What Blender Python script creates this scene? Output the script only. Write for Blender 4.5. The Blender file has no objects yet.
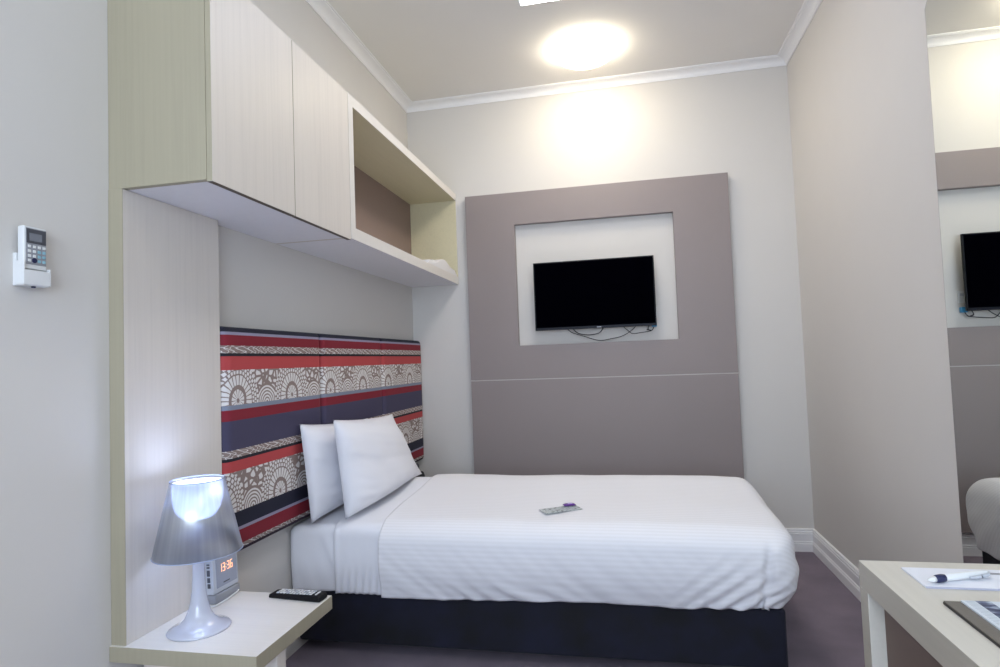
import bpy, bmesh, math, random
from mathutils import Vector, Matrix, noise, Euler
from mathutils.bvhtree import BVHTree
random.seed(7)
scene = bpy.context.scene
COL = scene.collection
PI = math.pi

# ------------------------------------------------------------------ dimensions (metres)
W = 2.494            # room width, head wall x=0, opposite wall x=W
H = 3.02             # ceiling height
YN = -5.3            # near wall, back wall at y=0

# ------------------------------------------------------------------ node helpers
def lin(c):
    def f(v):
        v /= 255.0
        return v/12.92 if v <= 0.04045 else ((v+0.055)/1.055)**2.4
    return (f(c[0]), f(c[1]), f(c[2]), 1.0)

class E:
    """small expression wrapper around Math nodes"""
    def __init__(s, nt, sock): s.nt, s.s = nt, sock
    def _m(s, op, *a):
        n = s.nt.nodes.new('ShaderNodeMath'); n.operation = op
        for i, v in enumerate((s,)+a):
            if isinstance(v, E): s.nt.links.new(v.s, n.inputs[i])
            else: n.inputs[i].default_value = v
        return E(s.nt, n.outputs[0])
    def __add__(s, o): return s._m('ADD', o)
    def __sub__(s, o): return s._m('SUBTRACT', o)
    def __mul__(s, o): return s._m('MULTIPLY', o)
    def __truediv__(s, o): return s._m('DIVIDE', o)
    def sin(s): return s._m('SINE')
    def abs(s): return s._m('ABSOLUTE')
    def sqrt(s): return s._m('SQRT')
    def fract(s): return s._m('FRACT')
    def floor(s): return s._m('FLOOR')
    def gt(s, v): return s._m('GREATER_THAN', v)
    def lt(s, v): return s._m('LESS_THAN', v)
    def max(s, v): return s._m('MAXIMUM', v)
    def min(s, v): return s._m('MINIMUM', v)
    def atan2(s, v): return s._m('ARCTAN2', v)

def new_mat(name):
    m = bpy.data.materials.new(name); m.use_nodes = True
    nt = m.node_tree; b = nt.nodes['Principled BSDF']
    return m, nt, b

def setp(b, **k):
    for n, v in k.items():
        b.inputs[n.replace('_', ' ')].default_value = v

def coords(nt, kind='Object', scale=(1, 1, 1)):
    tc = nt.nodes.new('ShaderNodeTexCoord'); mp = nt.nodes.new('ShaderNodeMapping')
    nt.links.new(tc.outputs[kind], mp.inputs['Vector']); mp.inputs['Scale'].default_value = scale
    return mp.outputs['Vector']

def noise_tex(nt, vec, scale, detail=3, rough=0.5):
    n = nt.nodes.new('ShaderNodeTexNoise'); n.inputs['Scale'].default_value = scale
    n.inputs['Detail'].default_value = detail; n.inputs['Roughness'].default_value = rough
    nt.links.new(vec, n.inputs['Vector']); return n.outputs['Fac']

def mix(nt, fac, a, b):
    n = nt.nodes.new('ShaderNodeMix'); n.data_type = 'RGBA'
    for sock, v in ((n.inputs[0], fac), (n.inputs[6], a), (n.inputs[7], b)):
        if isinstance(v, E): nt.links.new(v.s, sock)
        elif isinstance(v, bpy.types.NodeSocket): nt.links.new(v, sock)
        else: sock.default_value = v
    return n.outputs[2]

def ramp(nt, fac, stops, const=False):
    n = nt.nodes.new('ShaderNodeValToRGB'); cr = n.color_ramp
    if const: cr.interpolation = 'CONSTANT'
    while len(cr.elements) > 1: cr.elements.remove(cr.elements[-1])
    cr.elements[0].position = stops[0][0]; cr.elements[0].color = stops[0][1]
    for p, c in stops[1:]:
        e = cr.elements.new(p); e.color = c
    nt.links.new(fac.s if isinstance(fac, E) else fac, n.inputs['Fac'])
    return n.outputs['Color']

def bump(nt, b, h, strength, dist=0.002):
    n = nt.nodes.new('ShaderNodeBump'); n.inputs['Strength'].default_value = strength
    n.inputs['Distance'].default_value = dist
    nt.links.new(h.s if isinstance(h, E) else h, n.inputs['Height']); nt.links.new(n.outputs['Normal'], b.inputs['Normal'])

def plain(name, rgb, rough=0.5, metal=0.0, var=0.03, scale=30, bmp=0.0, **kw):
    """one colour with a slight procedural mottling"""
    m, nt, b = new_mat(name)
    f = noise_tex(nt, coords(nt), scale)
    c = lin(rgb); d = tuple(min(1, x*(1-var)) for x in c[:3])+(1,); e = tuple(min(1, x*(1+var)) for x in c[:3])+(1,)
    nt.links.new(mix(nt, f, d, e), b.inputs['Base Color'])
    setp(b, Roughness=rough, Metallic=metal)
    if bmp: bump(nt, b, f, bmp)
    if kw: setp(b, **kw)
    return m

def laminate(name, rgb, axis, rough=0.42, con=0.11):
    """pale oak laminate: fine grain stretched along one axis"""
    m, nt, b = new_mat(name)
    s = [90, 90, 90]; s[axis] = 2.2
    g = noise_tex(nt, coords(nt, scale=s), 1.0, 5, 0.6)
    s2 = [9, 9, 9]; s2[axis] = 0.5
    g2 = noise_tex(nt, coords(nt, scale=s2), 1.0, 3, 0.5)
    c = lin(rgb)
    dark = tuple(x*(1-con) for x in c[:3])+(1,); lite = tuple(min(1, x*(1+con*0.5)) for x in c[:3])+(1,)
    col = ramp(nt, (E(nt, g)*0.65+E(nt, g2)*0.35), [(0.32, dark), (0.5, c), (0.68, lite)])
    nt.links.new(col, b.inputs['Base Color'])
    setp(b, Roughness=rough); bump(nt, b, g, 0.08)
    return m

def emit(name, rgb, strength):
    m, nt, b = new_mat(name)
    setp(b, Base_Color=lin(rgb), Emission_Color=lin(rgb), Emission_Strength=strength)
    return m

# ------------------------------------------------------------------ materials
M = {}
M['wall'] = plain('painted_plaster_wall', (214, 210, 205), 0.75, var=0.015, scale=6, bmp=0.05)
M['ceiling'] = plain('ceiling_paint', (234, 231, 227), 0.8, var=0.01, scale=5)
M['trim'] = plain('white_gloss_trim', (240, 239, 240), 0.4, var=0.01)
M['taupe'] = plain('taupe_panel_laminate', (144, 133, 131), 0.5, var=0.03, scale=3)
M['shelf_back'] = plain('taupe_shelf_back', (142, 122, 113), 0.55)
M['seam'] = plain('pale_seam_strip', (190, 184, 180), 0.5)
M['ply'] = laminate('greenish_edge_laminate', (168, 160, 138), 2, con=0.07)
M['shelf_in'] = laminate('yellowish_shelf_laminate', (212, 204, 172), 1, con=0.06)
M['under'] = plain('lamplit_white_underside', (240, 239, 243), 0.45)  # white underside, colour raised to carry the lamp's reflected light
M['woodv'] = laminate('pale_laminate_vertical_grain', (216, 208, 199), 2, con=0.07)
M['woody'] = laminate('pale_laminate_long_grain', (216, 208, 192), 1, con=0.06)
M['woodx'] = laminate('pale_laminate_cross_grain', (228, 223, 216), 0, con=0.04)
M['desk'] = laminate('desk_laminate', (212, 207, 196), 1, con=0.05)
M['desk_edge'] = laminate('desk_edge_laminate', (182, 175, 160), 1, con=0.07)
M['desk_in'] = plain('brown_desk_back', (112, 94, 84), 0.6)
M['white'] = plain('white_plastic', (225, 226, 226), 0.35)
M['grey_white'] = plain('grey_white_plastic', (190, 194, 202), 0.35)
M['black'] = plain('black_plastic', (8, 8, 14), 0.5, Specular_IOR_Level=0.25)
M['screen'] = plain('tv_screen_glass', (2, 2, 6), 0.3, var=0.01, Specular_IOR_Level=0.0, IOR=1.12)
M['dark_grey'] = plain('dark_grey_plastic', (70, 72, 80), 0.4)
M['mid_grey'] = plain('mid_grey_plastic', (150, 152, 158), 0.4)
M['cable'] = plain('dark_cable_rubber', (38, 35, 40), 0.5)
M['blue'] = plain('blue_plastic', (60, 150, 200), 0.4)
M['cyan'] = plain('pale_cyan_rubber', (140, 185, 200), 0.5)
M['lcd'] = plain('grey_lcd', (120, 124, 132), 0.25)
M['navy_grip'] = plain('navy_rubber_grip', (32, 38, 78), 0.5)
M['paper'] = plain('white_paper', (232, 234, 242), 0.7, var=0.01)
M['folder'] = plain('grey_brown_leatherette', (112, 106, 98), 0.55, var=0.08, scale=200, bmp=0.2)
M['folder_edge'] = plain('black_folder_edge', (28, 26, 26), 0.5)
M['purple'] = plain('purple_packet', (95, 45, 135), 0.3)
M['chrome'] = plain('chrome', (215, 218, 225), 0.12, metal=1.0)
M['bag'] = plain('black_bag_fabric', (16, 16, 22), 0.6, var=0.2)
M['bagtrim'] = plain('grey_bag_trim', (90, 90, 98), 0.5)
M['pillow'] = plain('white_pillow_cotton', (232, 232, 238), 0.85, var=0.01, scale=8, bmp=0.05)
M['towel'] = plain('white_cotton_cloth', (228, 226, 226), 0.9, bmp=0.4, scale=250)

# navy velvet bed base
m, nt, b = new_mat('navy_velvet'); f = noise_tex(nt, coords(nt), 7, 5)
nt.links.new(ramp(nt, f, [(0.35, lin((5, 6, 16))), (0.7, lin((16, 19, 42)))]), b.inputs['Base Color'])
setp(b, Roughness=0.85, Sheen_Weight=0.12, Sheen_Roughness=0.4); M['velvet'] = m
# carpet
m, nt, b = new_mat('mauve_grey_carpet'); v = coords(nt)
f = noise_tex(nt, v, 350, 2); f2 = noise_tex(nt, v, 5, 4)
nt.links.new(ramp(nt, E(nt, f)*0.6+E(nt, f2)*0.4, [(0.3, lin((104, 95, 108))), (0.7, lin((144, 132, 144)))]), b.inputs['Base Color'])
setp(b, Roughness=0.95); bump(nt, b, f, 0.5, 0.004); M['carpet'] = m
# bedding: satin stripe running along the bed
def bedding(name, stripes):
    m, nt, b = new_mat(name)
    tc = nt.nodes.new('ShaderNodeTexCoord'); sp = nt.nodes.new('ShaderNodeSeparateXYZ')
    nt.links.new(tc.outputs['Object'], sp.inputs[0])
    y = E(nt, sp.outputs[1]); z = E(nt, sp.outputs[2])
    if stripes:
        s = ((y+z)*(2*PI/0.021)).sin()*0.5+0.5
        nt.links.new(mix(nt, s, lin((230, 229, 232)), lin((236, 235, 239))), b.inputs['Base Color'])
        bump(nt, b, s, 0.05, 0.002)
    else:
        b.inputs['Base Color'].default_value = lin((234, 234, 239))
        bump(nt, b, noise_tex(nt, tc.outputs['Object'], 9), 0.1, 0.01)
    setp(b, Roughness=0.8)
    return m
M['duvet'] = bedding('white_satin_stripe_duvet', True)
M['sheet'] = bedding('white_cotton_sheet', False)
# mirror
m, nt, b = new_mat('mirror_glass'); setp(b, Base_Color=(0.86, 0.89, 0.86, 1), Metallic=1.0, Roughness=0.0); M['mirror'] = m
m, nt, b = new_mat('mirror_edge'); setp(b, Base_Color=lin((110, 118, 125)), Metallic=0.3, Roughness=0.2); M['mirror_edge'] = m
# pane of the added window
m, nt, b = new_mat('added_window_glass')
tr = nt.nodes.new('ShaderNodeBsdfTransparent'); gl = nt.nodes.new('ShaderNodeBsdfGlossy'); mx = nt.nodes.new('ShaderNodeMixShader')
gl.inputs['Roughness'].default_value = 0.02; mx.inputs[0].default_value = 0.08
nt.links.new(tr.outputs[0], mx.inputs[1]); nt.links.new(gl.outputs[0], mx.inputs[2])
nt.links.new(mx.outputs[0], nt.nodes['Material Output'].inputs['Surface']); M['glass'] = m
# lamp shade: metallised see-through film
m, nt, b = new_mat('silvered_translucent_shade')
sx_ = nt.nodes.new('ShaderNodeTexCoord'); sp = nt.nodes.new('ShaderNodeSeparateXYZ'); nt.links.new(sx_.outputs['Object'], sp.inputs[0])
an = E(nt, sp.outputs[1]).atan2(E(nt, sp.outputs[0]))
cmb = nt.nodes.new('ShaderNodeCombineXYZ'); nt.links.new((an*4.0).s, cmb.inputs[0]); nz = noise_tex(nt, cmb.outputs[0], 1.5, 4)
nt.links.new(ramp(nt, nz, [(0.3, lin((186, 187, 186))), (0.7, lin((212, 211, 208)))]), b.inputs['Base Color'])
setp(b, Metallic=0.75, Roughness=0.35)
tr = nt.nodes.new('ShaderNodeBsdfTransparent'); tr.inputs['Color'].default_value = (0.86, 0.9, 1, 1)
mx = nt.nodes.new('ShaderNodeMixShader'); mx.inputs[0].default_value = 0.66
nt.links.new(tr.outputs[0], mx.inputs[1]); nt.links.new(b.outputs[0], mx.inputs[2])
nt.links.new(mx.outputs[0], nt.nodes['Material Output'].inputs['Surface']); M['shade'] = m
m, nt, b = new_mat('clear_rim'); setp(b, Base_Color=lin((190, 200, 225)), Roughness=0.1, Transmission_Weight=0.3); M['rim'] = m
m, nt, b = new_mat('lamp_foot_acrylic'); setp(b, Base_Color=lin((222, 224, 236)), Roughness=0.08, Transmission_Weight=0.35, IOR=1.45, Coat_Weight=0.5); M['foot'] = m
# inner diffuser of the table lamp: frosted cup, passes light of the bulb
m, nt, b = new_mat('frosted_diffuser')
setp(b, Base_Color=lin((235, 240, 255)), Roughness=1.0, Specular_IOR_Level=0.0, Emission_Color=lin((205, 222, 255)), Emission_Strength=4.5)
tl = nt.nodes.new('ShaderNodeBsdfTranslucent'); tl.inputs['Color'].default_value = (0.85, 0.9, 1, 1)
mx = nt.nodes.new('ShaderNodeMixShader'); mx.inputs[0].default_value = 0.5
nt.links.new(b.outputs[0], mx.inputs[1]); nt.links.new(tl.outputs[0], mx.inputs[2])
nt.links.new(mx.outputs[0], nt.nodes['Material Output'].inputs['Surface']); M['diffuser'] = m
M['bulb'] = emit('lamp_bulb', (225, 235, 255), 8)
M['dome'] = emit('warm_ceiling_diffuser', (255, 243, 218), 17.5)
M['dome_dim'] = emit('dim_ceiling_diffuser', (255, 248, 240), 8.0)
M['panel_light'] = emit('cool_light_panel', (246, 247, 255), 8.0)
M['digits'] = emit('orange_digits', (255, 190, 150), 1.0)

# headboard fabric ---------------------------------------------------
def fabric():
    m, nt, b = new_mat('striped_fan_print_fabric')
    tc = nt.nodes.new('ShaderNodeTexCoord'); sp = nt.nodes.new('ShaderNodeSeparateXYZ')
    nt.links.new(tc.outputs['Object'], sp.inputs[0])
    y = E(nt, sp.outputs[1]); z = E(nt, sp.outputs[2])
    vec = tc.outputs['Object']
    wob = (E(nt, noise_tex(nt, vec, 25, 2))-0.5)*0.008
    taupe, white = lin((139, 122, 116)), lin((222, 218, 216))
    P = 0.36
    def print_row(z0, off):
        du = (((y-off)/P+0.5).fract()-0.5)*P + wob
        dw = z-z0+wob
        r = (du*du+dw*dw*0.8).sqrt()
        a = dw.atan2(du)
        flower = (a*7).sin().abs().gt(0.35)*r.lt(0.036)*r.gt(0.008)
        long_p = (a*13).sin().abs().gt(0.38)*r.gt(0.05)*r.lt(0.082)
        k = ((r-0.084)/0.0135).floor()
        small = ((a*19+k*1.571).sin().abs().gt(0.5))*(((r-0.084)/0.0135).fract().gt(0.22))*r.gt(0.084)*r.lt(0.125)
        fan = flower.max(long_p).max(small)
        # between the fans: half circles of small arcs and leafy scrolls
        du2 = (((y-off)/P).fract()-0.5)*P + wob
        r2 = (du2*du2+(z-z0+0.015)*(z-z0+0.015)).sqrt()
        arcs = ((r2/0.0125).fract().gt(0.45))*r2.lt(0.068)
        vo = nt.nodes.new('ShaderNodeTexVoronoi'); vo.feature = 'DISTANCE_TO_EDGE'; vo.inputs['Scale'].default_value = 42
        mp = nt.nodes.new('ShaderNodeMapping'); mp.inputs['Scale'].default_value = (1, 0.75, 0.9); mp.inputs['Rotation'].default_value = (0.6, 0, 0)
        nt.links.new(vec, mp.inputs['Vector']); nt.links.new(mp.outputs[0], vo.inputs['Vector'])
        vd = E(nt, vo.outputs['Distance'])
        leaf = vd.gt(0.16)*r2.gt(0.072)
        outside = r.gt(0.125)
        return fan.max((arcs.max(leaf))*outside)
    up = print_row(1.098, 0.075)
    lo = print_row(0.722, 0.075+P*0.72)
    sel = z.gt(0.98)
    pat = up*sel+lo*(sel*-1.0+1.0)
    # narrow scribble bands
    wv = (y*95+(z*260).sin()*1.2+(y*31).sin()*2).sin()
    wv2 = (y*55+z*180).sin()
    scrib = wv.abs().lt(0.22).max(wv2.abs().lt(0.16))
    navy, lilac, red, blk, coral, gb, slate = map(lin, ((22, 24, 46), (146, 142, 164), (128, 24, 42), (18, 18, 30), (178, 66, 68), (126, 134, 152), (66, 62, 88)))
    KP, KS = (1, 0, 1, 1), (0, 1, 1, 1)
    bands = [(0.0, lin((48, 26, 46))), (0.552, blk), (0.569, 'S'), (0.586, red), (0.638, lilac), (0.649, navy), (0.703, 'P'),
             (0.845, coral), (0.884, blk), (0.893, 'S'), (0.921, slate), (1.025, red), (1.063, gb), (1.08, 'P'), (1.208, coral),
             (1.253, blk), (1.265, 'S'), (1.293, red), (1.331, lilac), (1.345, navy)]
    bands = [(0.0, lin((48, 26, 46))), (0.555, lin((48, 26, 46))), (0.569, 'S')] + bands[3:]
    zz = z/1.4
    base = ramp(nt, zz, [(p/1.4, taupe if c in ('P', 'S') else c) for p, c in bands], True)
    mp_ = ramp(nt, zz, [(p/1.4, (1, 1, 1, 1) if c == 'P' else (0, 0, 0, 1)) for p, c in bands], True)
    ms_ = ramp(nt, zz, [(p/1.4, (1, 1, 1, 1) if c == 'S' else (0, 0, 0, 1)) for p, c in bands], True)
    fac = (E(nt, mp_)*pat).max(E(nt, ms_)*scrib)
    nt.links.new(mix(nt, fac, base, white), b.inputs['Base Color'])
    setp(b, Roughness=0.8)
    weave = noise_tex(nt, vec, 500, 1); bump(nt, b, weave, 0.25, 0.001)
    return m
M['fabric'] = fabric()

# magazine page print
m, nt, b = new_mat('printed_page'); tc = nt.nodes.new('ShaderNodeTexCoord'); sp = nt.nodes.new('ShaderNodeSeparateXYZ')
nt.links.new(tc.outputs['Object'], sp.inputs[0]); x = E(nt, sp.outputs[0]); y = E(nt, sp.outputs[1])
lines = ((y*(2*PI/0.006)).sin().gt(0.35))*((x*140).sin().gt(-0.7))*x.lt(0.020)*x.gt(0.005)
pic = x.gt(0.022)*x.lt(0.046)
nz = noise_tex(nt, coords(nt, scale=(30, 90, 30)), 1.0, 4)
c1 = mix(nt, lines*0.35, lin((214, 222, 230)), lin((90, 100, 120)))
c2 = ramp(nt, nz, [(0.35, lin((30, 38, 72))), (0.55, lin((84, 94, 124))), (0.7, lin((190, 202, 216)))])
c3 = mix(nt, pic, c1, c2)
nt.links.new(c3, b.inputs['Base Color']); setp(b, Roughness=0.45); M['page'] = m
# leaflet on the bed
m, nt, b = new_mat('printed_leaflet'); nz = noise_tex(nt, coords(nt, scale=(60, 60, 60)), 1.0, 3)
nt.links.new(ramp(nt, nz, [(0.4, lin((120, 126, 128))), (0.5, lin((205, 212, 212))), (0.62, lin((170, 178, 182)))]), b.inputs['Base Color'])
setp(b, Roughness=0.3); M['leaflet'] = m

# ------------------------------------------------------------------ object helpers
def link(name, bm, mats, parent=None, smooth=False, bevel=0.0, loc=None, seg=2):
    me = bpy.data.meshes.new(name)
    bmesh.ops.recalc_face_normals(bm, faces=bm.faces)
    bm.to_mesh(me); bm.free()
    if not isinstance(mats, (list, tuple)): mats = [mats]
    for mt in mats: me.materials.append(mt)
    if smooth:
        for p in me.polygons: p.use_smooth = True
    o = bpy.data.objects.new(name, me); COL.objects.link(o)
    if loc: o.location = loc
    if parent: o.parent = parent
    if bevel:
        md = o.modifiers.new('bevel', 'BEVEL'); md.width = bevel; md.segments = seg; md.limit_method = 'ANGLE'; md.angle_limit = 0.6
        for p in me.polygons: p.use_smooth = True
        wn = o.modifiers.new('wn', 'WEIGHTED_NORMAL'); wn.keep_sharp = False
    return o

def edges(o, mat, axes):
    """edge banding: faces looking along the given axes take another material"""
    o.data.materials.append(mat); k = len(o.data.materials)-1
    for p in o.data.polygons:
        for a in axes:
            if p.normal.dot(Vector(a)) > 0.9: p.material_index = k
    return o

def tag(o, label=None, cat=None, group=None, kind=None):
    if label: o['label'] = label
    if cat: o['category'] = cat
    if group: o['group'] = group
    if kind: o['kind'] = kind
    return o

def empty(name, loc, rz=0):
    o = bpy.data.objects.new(name, None); COL.objects.link(o); o.location = loc; o.rotation_euler = (0, 0, rz)
    o.empty_display_size = 0.05
    return o

def box(bm, x0, x1, y0, y1, z0, z1, mi=0, M4=None):
    vs = [bm.verts.new((x, y, z)) for z in (z0, z1) for y in (y0, y1) for x in (x0, x1)]
    fs = [(0, 1, 3, 2), (4, 6, 7, 5), (0, 4, 5, 1), (2, 3, 7, 6), (0, 2, 6, 4), (1, 5, 7, 3)]
    for f in fs:
        fc = bm.faces.new([vs[i] for i in f]); fc.material_index = mi
    if M4:
        for v in vs: v.co = M4 @ v.co
    return vs

def bx(*a, M4=None):
    bm = bmesh.new(); box(bm, *a, M4=M4); return bm

def lathe(bm, prof, n=40, c=(0, 0), caps=True, mi=0):
    rings = []
    for r, z in prof:
        rings.append([bm.verts.new((c[0]+r*math.cos(2*PI*i/n), c[1]+r*math.sin(2*PI*i/n), z)) for i in range(n)])
    for a, b_ in zip(rings, rings[1:]):
        for i in range(n):
            f = bm.faces.new((a[i], a[(i+1) % n], b_[(i+1) % n], b_[i])); f.material_index = mi; f.smooth = True
    if caps:
        bm.faces.new(rings[0]); bm.faces.new(rings[-1])
    return rings

def tube(bm, pts, r, n=8, mi=0):
    """swept tube, pts smoothed with Catmull-Rom"""
    P = [Vector(p) for p in pts]; Q = []
    for i in range(len(P)-1):
        p0, p1, p2, p3 = P[max(i-1, 0)], P[i], P[i+1], P[min(i+2, len(P)-1)]
        for k in range(6):
            t = k/6
            Q.append(0.5*((2*p1)+(-p0+p2)*t+(2*p0-5*p1+4*p2-p3)*t*t+(-p0+3*p1-3*p2+p3)*t**3))
    Q.append(P[-1])
    rings = []
    for i, q in enumerate(Q):
        d = (Q[min(i+1, len(Q)-1)]-Q[max(i-1, 0)]).normalized()
        a = d.cross(Vector((0, 0, 1)))
        if a.length < 0.05: a = d.cross(Vector((1, 0, 0)))
        a.normalize(); b_ = d.cross(a)
        rr = r(i/(len(Q)-1)) if callable(r) else r
        rings.append([bm.verts.new(q+a*rr*math.cos(2*PI*j/n)+b_*rr*math.sin(2*PI*j/n)) for j in range(n)])
    for A, B in zip(rings, rings[1:]):
        for j in range(n):
            f = bm.faces.new((A[j], A[(j+1) % n], B[(j+1) % n], B[j])); f.material_index = mi; f.smooth = True
    bm.faces.new(rings[0]); bm.faces.new(rings[-1])

def prism(bm, pts, axis, a0, a1, mi=0):
    """extrude polygon pts (2D) along axis"""
    def mk(p, a):
        return {0: (a, p[0], p[1]), 1: (p[0], a, p[1]), 2: (p[0], p[1], a)}[axis]
    A = [bm.verts.new(mk(p, a0)) for p in pts]; B = [bm.verts.new(mk(p, a1)) for p in pts]
    n = len(pts)
    for f in (A, B[::-1]):
        bm.faces.new(f).material_index = mi
    for i in range(n):
        bm.faces.new((A[i], B[i], B[(i+1) % n], A[(i+1) % n])).material_index = mi

def struct(name, bm, mat, **k):
    return tag(link(name, bm, mat, **k), kind='structure')

# ------------------------------------------------------------------ the room
struct('floor', bx(-0.1, W+0.1, YN-0.1, 0.1, -0.1, 0), M['carpet'])
struct('ceiling', bx(-0.1, W+0.1, YN-0.1, 0.1, H, H+0.1), M['ceiling'])
struct('wall_left', bx(-0.1, 0, YN, 0, 0, H), M['wall'])
struct('wall_right', bx(W, W+0.1, YN, 0, 0, H), M['wall'])
struct('wall_back', bx(-0.1, W+0.1, 0, 0.1, 0, H), M['wall'])
WX0, WX1, WZ0, WZ1 = 0.35, 2.15, 0.85, 2.45
bm = bmesh.new()
box(bm, -0.1, WX0, YN-0.1, YN, 0, H); box(bm, WX1, W+0.1, YN-0.1, YN, 0, H)
box(bm, WX0, WX1, YN-0.1, YN, 0, WZ0); box(bm, WX0, WX1, YN-0.1, YN, WZ1, H)
struct('wall_near', bm, M['wall'])
win = tag(empty('added_window_1', (0, YN, 0)), kind='structure')  # window added in the unseen near wall as a daylight source
bm = bmesh.new()
for a in ((WX0, WX0+0.05, WZ0, WZ1), (WX1-0.05, WX1, WZ0, WZ1), (WX0, WX1, WZ0, WZ0+0.05), (WX0, WX1, WZ1-0.05, WZ1), ((WX0+WX1)/2-0.025, (WX0+WX1)/2+0.025, WZ0, WZ1)):
    box(bm, a[0], a[1], -0.08, -0.03, a[2], a[3])
link('added_window_frame', bm, M['trim'], win)
link('pane', bx(WX0+0.05, WX1-0.05, -0.058, -0.054, WZ0+0.05, WZ1-0.05), M['glass'], win)

def run(bm, prof, p0, p1, inward, up, m0, m1):
    """moulding: profile (out, up) swept p0->p1 with mitred ends"""
    p0, p1, inward, up = map(Vector, (p0, p1, inward, up)); d = (p1-p0).normalized()
    A = [bm.verts.new(p0+inward*a+up*b_+d*a*m0) for a, b_ in prof]
    B = [bm.verts.new(p1+inward*a+up*b_-d*a*m1) for a, b_ in prof]
    n = len(prof)
    for i in range(n-1):
        bm.faces.new((A[i], A[i+1], B[i+1], B[i]))
    bm.faces.new(A); bm.faces.new(B[::-1])
cove = [(0, 0), (0, -0.045), (0.006, -0.0455), (0.008, -0.040)]
for i in range(9):
    t = i/8*PI/2
    cove.append((0.010+0.044*(1-math.cos(t)), -0.008-0.030*(1-math.sin(t))))
cove += [(0.056, -0.005), (0.066, -0.005), (0.067, 0)]
for nm, p0, p1, inw, m0, m1 in (('trim_1', (0, YN, H), (0, 0, H), (1, 0, 0), 1, 1), ('trim_2', (0, 0, H), (W, 0, H), (0, -1, 0), 1, 1), ('trim_3', (W, 0, H), (W, YN, H), (-1, 0, 0), 1, 1)):
    bm = bmesh.new(); run(bm, cove, p0, p1, inw, (0, 0, 1), m0, m1); struct(nm, bm, M['trim'])
sk = [(0, 0), (0.020, 0), (0.020, 0.046), (0.015, 0.049), (0.015, 0.053), (0.019, 0.056), (0.017, 0.060), (0.014, 0.062), (0.014, 0.098), (0.0165, 0.100), (0.0165, 0.104), (0.012, 0.107), (0.012, 0.110), (0.0155, 0.112), (0.0155, 0.118), (0.010, 0.121), (0.010, 0.124), (0.013, 0.127), (0.011, 0.132), (0, 0.1335)]
for nm, p0, p1, inw in (('baseboard_left', (0, YN, 0), (0, -2.56, 0), (1, 0, 0)), ('baseboard_back', (0, 0, 0), (W, 0, 0), (0, -1, 0)), ('baseboard_right', (W, 0, 0), (W, YN, 0), (-1, 0, 0))):
    bm = bmesh.new(); run(bm, sk, p0, p1, inw, (0, 0, 1), 1, 1); struct(nm, bm, M['trim'])

# ------------------------------------------------------------------ feature panel behind the TV
PX0, PX1, PZ0, PZ1, PS = 0.4124, 2.1057, 0.137, 2.3274, 1.0799
RX0, RX1, RZ0, RZ1 = 0.746, 1.7654, 1.3028, 2.1102
pt = 0.043
fp = tag(empty('wall_panel', (0, -0.0, 0)), 'large taupe wall panel with a rectangular white recess framing the television', 'wall panel')
bm = bmesh.new(); box(bm, PX0, PX1, -pt, -0.001, PZ0, PS-0.003); link('lower_panel', bm, M['taupe'], fp, bevel=0.0015)
bm = bmesh.new()
o_ = [(PX0, PS+0.003), (PX1, PS+0.003), (PX1, PZ1), (PX0, PZ1)]; i_ = [(RX0, RZ0), (RX1, RZ0), (RX1, RZ1), (RX0, RZ1)]
vv = {}
for k, ring in (('o', o_), ('i', i_)):
    for d, yy in (('f', -pt), ('b', -0.001)):
        vv[k+d] = [bm.verts.new((p[0], yy, p[1])) for p in ring]
for i in range(4):
    j = (i+1) % 4
    bm.faces.new((vv['of'][i], vv['of'][j], vv['if'][j], vv['if'][i])); bm.faces.new((vv['ob'][i], vv['ib'][i], vv['ib'][j], vv['ob'][j]))
    bm.faces.new((vv['of'][i], vv['ob'][i], vv['ob'][j], vv['of'][j])); bm.faces.new((vv['if'][i], vv['if'][j], vv['ib'][j], vv['ib'][i]))
link('upper_panel', bm, M['taupe'], fp, bevel=0.0015)
link('seam_strip', bx(PX0+0.001, PX1-0.001, -pt+0.002, -0.001, PS-0.003, PS+0.003), M['seam'], fp)

# ------------------------------------------------------------------ television
TX0, TX1, TZ0, TZ1, TY = 0.866, 1.633, 1.3931, 1.8361, -0.0779
tv = tag(empty('television', (0, 0, 0)), 'black flat-screen television mounted in the white recess of the taupe panel', 'television')
tv.location = ((TX0+TX1)/2, 0, TZ0); tx = (TX0+TX1)/2
def tvo(name, bm, mat, **k):
    bmesh.ops.translate(bm, verts=bm.verts, vec=(-tx, 0, -TZ0)); return link(name, bm, mat, tv, **k)
bm = bmesh.new(); box(bm, TX0, TX1, TY, TY+0.018, TZ0, TZ1); box(bm, TX0+0.08, TX1-0.08, TY+0.018, TY+0.045, TZ0+0.05, TZ1-0.08)
tvo('housing', bm, M['black'], bevel=0.002)
tvo('screen', bx(TX0+0.008, TX1-0.008, TY-0.0012, TY+0.002, TZ0+0.017, TZ1-0.008), M['screen'])
tvo('bottom_bezel', bx(TX0+0.004, TX1-0.004, TY-0.004, TY+0.002, TZ0+0.001, TZ0+0.014), plain('tv_bezel_gloss', (22, 24, 34), 0.4, Specular_IOR_Level=0.15))
tag(tvo('logo', bx(tx+0.012, tx+0.040, TY-0.0052, TY-0.003, TZ0+0.004, TZ0+0.010), M['mid_grey']), 'small grey maker badge')
tvo('wall_mount', bx(tx-0.12, tx+0.12, TY+0.043, -0.0005, TZ0+0.1, TZ0+0.3), M['dark_grey'])
cz = TZ0
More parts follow.
